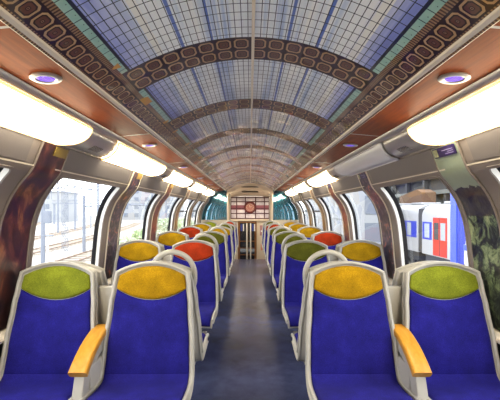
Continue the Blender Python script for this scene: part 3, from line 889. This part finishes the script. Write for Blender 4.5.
# bushes along the tracks
def bush(x, y, r, h, lab, tone):
    t = empty('bush', (x, y, GZ), lab, 'bush', 'bushes beside the tracks')
    rnd = random.Random(int(abs(x*31+y*7)))
    mb = MB()
    for i in range(900):
        a = rnd.uniform(0, 2*PI); e = rnd.uniform(-.2, 1); rr = r*rnd.uniform(.55, 1)*(1+.25*math.sin(3*a+e*4))
        c = Vector((rr*math.cos(a)*math.cos(e*1.2), rr*math.sin(a)*math.cos(e*1.2), h*.5 + h*.5*math.sin(e*1.3)*rnd.uniform(.6, 1)))
        u = Vector((rnd.uniform(-1, 1), rnd.uniform(-1, 1), rnd.uniform(-1, 1))).normalized()*.16*(r/1.6)
        w_ = u.cross(Vector((rnd.uniform(-1, 1), rnd.uniform(-1, 1), .3))).normalized()*.09*(r/1.6)
        mb.add([c-u, c+w_, c+u, c-w_], [(0, 1, 2, 3)])
    mb.make('foliage', tone, t)
    mb = MB()
    for i in range(5):
        a = i*1.3; mb.tube([(0, 0, 0), (r*.3*math.cos(a), r*.3*math.sin(a), h*.4), (r*.6*math.cos(a), r*.6*math.sin(a), h*.8)], [.06, .04, .015], 5)
    mb.make('stems', M['doorwood'], t)
M['leaf1'] = mat('pale green leaves', (.42, .52, .30), .7, vary=.4, vscale=1.5)
M['leaf2'] = mat('grey green leaves', (.52, .58, .42), .7, vary=.4, vscale=1.5)
for i, (px, d, r, h, lab) in enumerate(((104, 22, .6, 1.1, 'small green bush at the far edge of the nearest full left window'), (127, 32, 1.1, 1.5, 'pale bush low in the second left window, near part'), (143, 40, 1.3, 1.7, 'pale bush low in the second left window, far part'),
        (161, 44, 1.7, 2.8, 'green bush in the third left window, near part'), (169, 52, 1.6, 2.6, 'green bush in the third left window, far part'), (184, 60, 1.8, 2.6, 'green bush seen through the fourth left window'))):
    bush(D(px, d), d, r, h, lab, 'leaf1' if i % 2 == 0 else 'leaf2')

# ------------------------------------------------------------------ outside, right: parked train, platform structure
M['t_white'] = mat('white train paint', (.36, .36, .38), .4, vary=.04, vscale=1)
M['t_blue'] = mat('blue train band', (.035, .05, .42), .3)
M['t_red'] = mat('red door paint', (.45, .035, .02), .3)
M['t_glass'] = mat('train window glass', (.34, .37, .42), .1)
M['t_dark'] = mat('dark underframe', (.05, .05, .055), .7)
def coach(y0, y1, doors, lab, blue):
    XT = 11.0
    t = empty('parked_coach', (XT, y0, GZ), lab, 'train coach', 'coaches of the parked train')
    L = y1-y0
    prof_ = [(0, .95), (0, 3.35), (.06, 3.62), (.25, 3.88), (.6, 4.02), (1.4, 4.10), (2.2, 4.02), (2.55, 3.88), (2.74, 3.62), (2.8, 3.35), (2.8, .95)]
    MB().prism(prof_, 'y', 0, L).make('body', 'white_paint' if False else 't_white', t, smooth=50)
    MB().box(.15, 2.65, .2, L-.2, .35, .95).make('underframe', 't_dark', t)
    for yy in (2.2, L-2.2):
        for dy in (-.9, .9):
            MB().prism([(yy+dy+.42*math.cos(a*PI/10), .45+.42*math.sin(a*PI/10)) for a in range(20)], 'x', .2, .34).make('wheel', 't_dark', t)
    for a, b in blue: MB().box(-.015, .01, a, b, 1.88, 2.96).make('blue_band', 't_blue', t)
    for a, b, wn_ in doors:
        dd = MB().box(-.03, .01, a, b, 1.0, 3.25, .01).make('door', 't_red', t)
        m_ = (a+b)/2
        MB().box(-.036, -.02, m_-.02, m_+.02, 1.05, 3.2).make('door_gap', 't_dark', dd)
        for c in (a+.15, m_+.12):
            MB().box(-.04, -.02, c, c+(b-a)/2-.28, 1.95, 2.95, .02).make('door_window', 't_dark' if c > m_ else 't_glass', dd)
    y = .5
    for a, b in blue:
        n = max(1, int((b-a)/1.3))
        for i in range(n):
            c = a + (i+.5)*(b-a)/n
            MB().box(-.03, .0, c-.33, c+.33, 1.98, 2.86, .02).make('window', 't_glass', t)
    for i in range(5):
        c = L*(i+.5)/5
        MB().box(.7, 2.1, c-.8, c+.8, 4.05, 4.22, .05).make('roof_unit', 't_white', t)
    return t
coach(3.0, 24.3, [(-.0+18.2-.0, 20.0-.2, 1), (2.5, 4.0, 1)], 'white coach of the parked train with a red double door, nearer one', [(20.0, 21.2), (5, 17.6)])
coach(24.9, 44, [(2.7, 3.9, 1)], 'white coach of the parked train with a blue window band, farther one', [(.2, 2.5), (4.2, 18)])
t = empty('parked_coach_gangway', (12.4, 24.6, GZ), 'dark gangway bellows joining the two parked coaches', 'gangway')
MB().box(-1.36, 1.0, -.295, .295, 1.0, 3.8, .04).make('bellows', 't_dark', t)
# station building behind the train
M['st_grey'] = mat('grey concrete canopy', (.20, .21, .20), .9, vary=.25, vscale=.3)
M['st_dark'] = mat('dark station recess', (.07, .07, .075), .9)
t = empty('station_building', (17, 30, GZ), 'grey concrete station building behind the parked train', 'building')
MB().box(0, 6, -28, 40, 0, 9.2).make('facade', 'st_grey', t)
for z in (5.1, 6.6, 8.2): MB().box(-.6, 0, -28, 40, z, z+.35).make('ledge', 'st_grey', t)
MB().box(-.05, 0.05, -28, 40, 5.5, 6.5).make('recess', 'st_dark', t)
for i in range(16): MB().box(-.5, -.1, -26+i*4, -25.6+i*4, 0, 9).make('facade_post', 'st_dark', t)
t = empty('brown_hut', (14.6, 35.5, GZ), 'brown boarded hut showing above the parked train roof', 'hut')
MB().prism([(-3.2, 0), (1.6, 0), (1.6, 5.0), (-2.2, 5.5), (-3.2, 5.2)], 'x', 0, 1.2).make('hut_body', mat('brown boards', (.20, .11, .06), .8, vary=.3), t)
# blue steel post with white mesh panel on the near platform
t = empty('blue_steel_post', (4.55, 8.35, GZ), 'bright blue steel post standing between the carriage and the parked train', 'post')
MB().box(-.07, .07, -.09, .16, 0, 5.2, .01).make('post_shaft', mat('bright blue paint', (.055, .10, .62), .4), t)
MB().box(-.05, .05, -.19, -.09, 0, 5.2, .01).make('post_flange', mat('deep blue paint', (.03, .05, .42), .4), t)
M['frost'] = mat('white panel', (.78, .80, .84), .5)
t = empty('white_panel_fence', (4.55, 5.6, GZ), 'white gridded panel fence with a blue rail beside the blue post', 'fence')
MB().box(-.02, .02, -3.0, 2.42, 0, 2.85).make('lower_panel', 'frost', t)
MB().box(-.05, .05, -3.0, 2.42, 2.85, 2.97, .01).make('fence_rail', mat('blue rail', (.07, .12, .60), .4), t)
MB().box(.0, .02, -3.0, 2.42, 2.97, 5.0).make('mesh_panel', 'frost', t)
mb = MB()
for i in range(38): mb.box(-.012, -.001, -3.0+i*.143, -2.985+i*.143, 2.97, 5.0)
for j in range(14): mb.box(-.012, -.001, -3.0, 2.42, 2.97+j*.145, 2.98+j*.145)
mb.make('grid_bars', mat('pale grey bars', (.42, .46, .55), .5), t)
# pale building seen through the second and third right windows
t = empty('pale_building', (7.2, 38, GZ), 'overexposed white building outside the second right window', 'building')
MB().box(0, 2.4, -11.5, 12, 0, 9).make('facade', 'far_wall', t)
for z in (1.1, 3.0, 5.4): MB().box(-.12, 0, -11.5, 12, z, z+.12).make('ledge', 'far_wall', t)
for i in range(9):
    for z in (1.5, 3.4, 5.9):
        if i < 1: MB().box(.8, 1.9, -11.53, -11.48, z, z+1.3).make('window', 'far_window', t)
        MB().box(-.03, .02, -10.5+i*2.5, -9.4+i*2.5, z, z+1.3).make('window', mat('pale window', (.36, .38, .46), .3) if (i+z) < 0 else 'far_window', t)
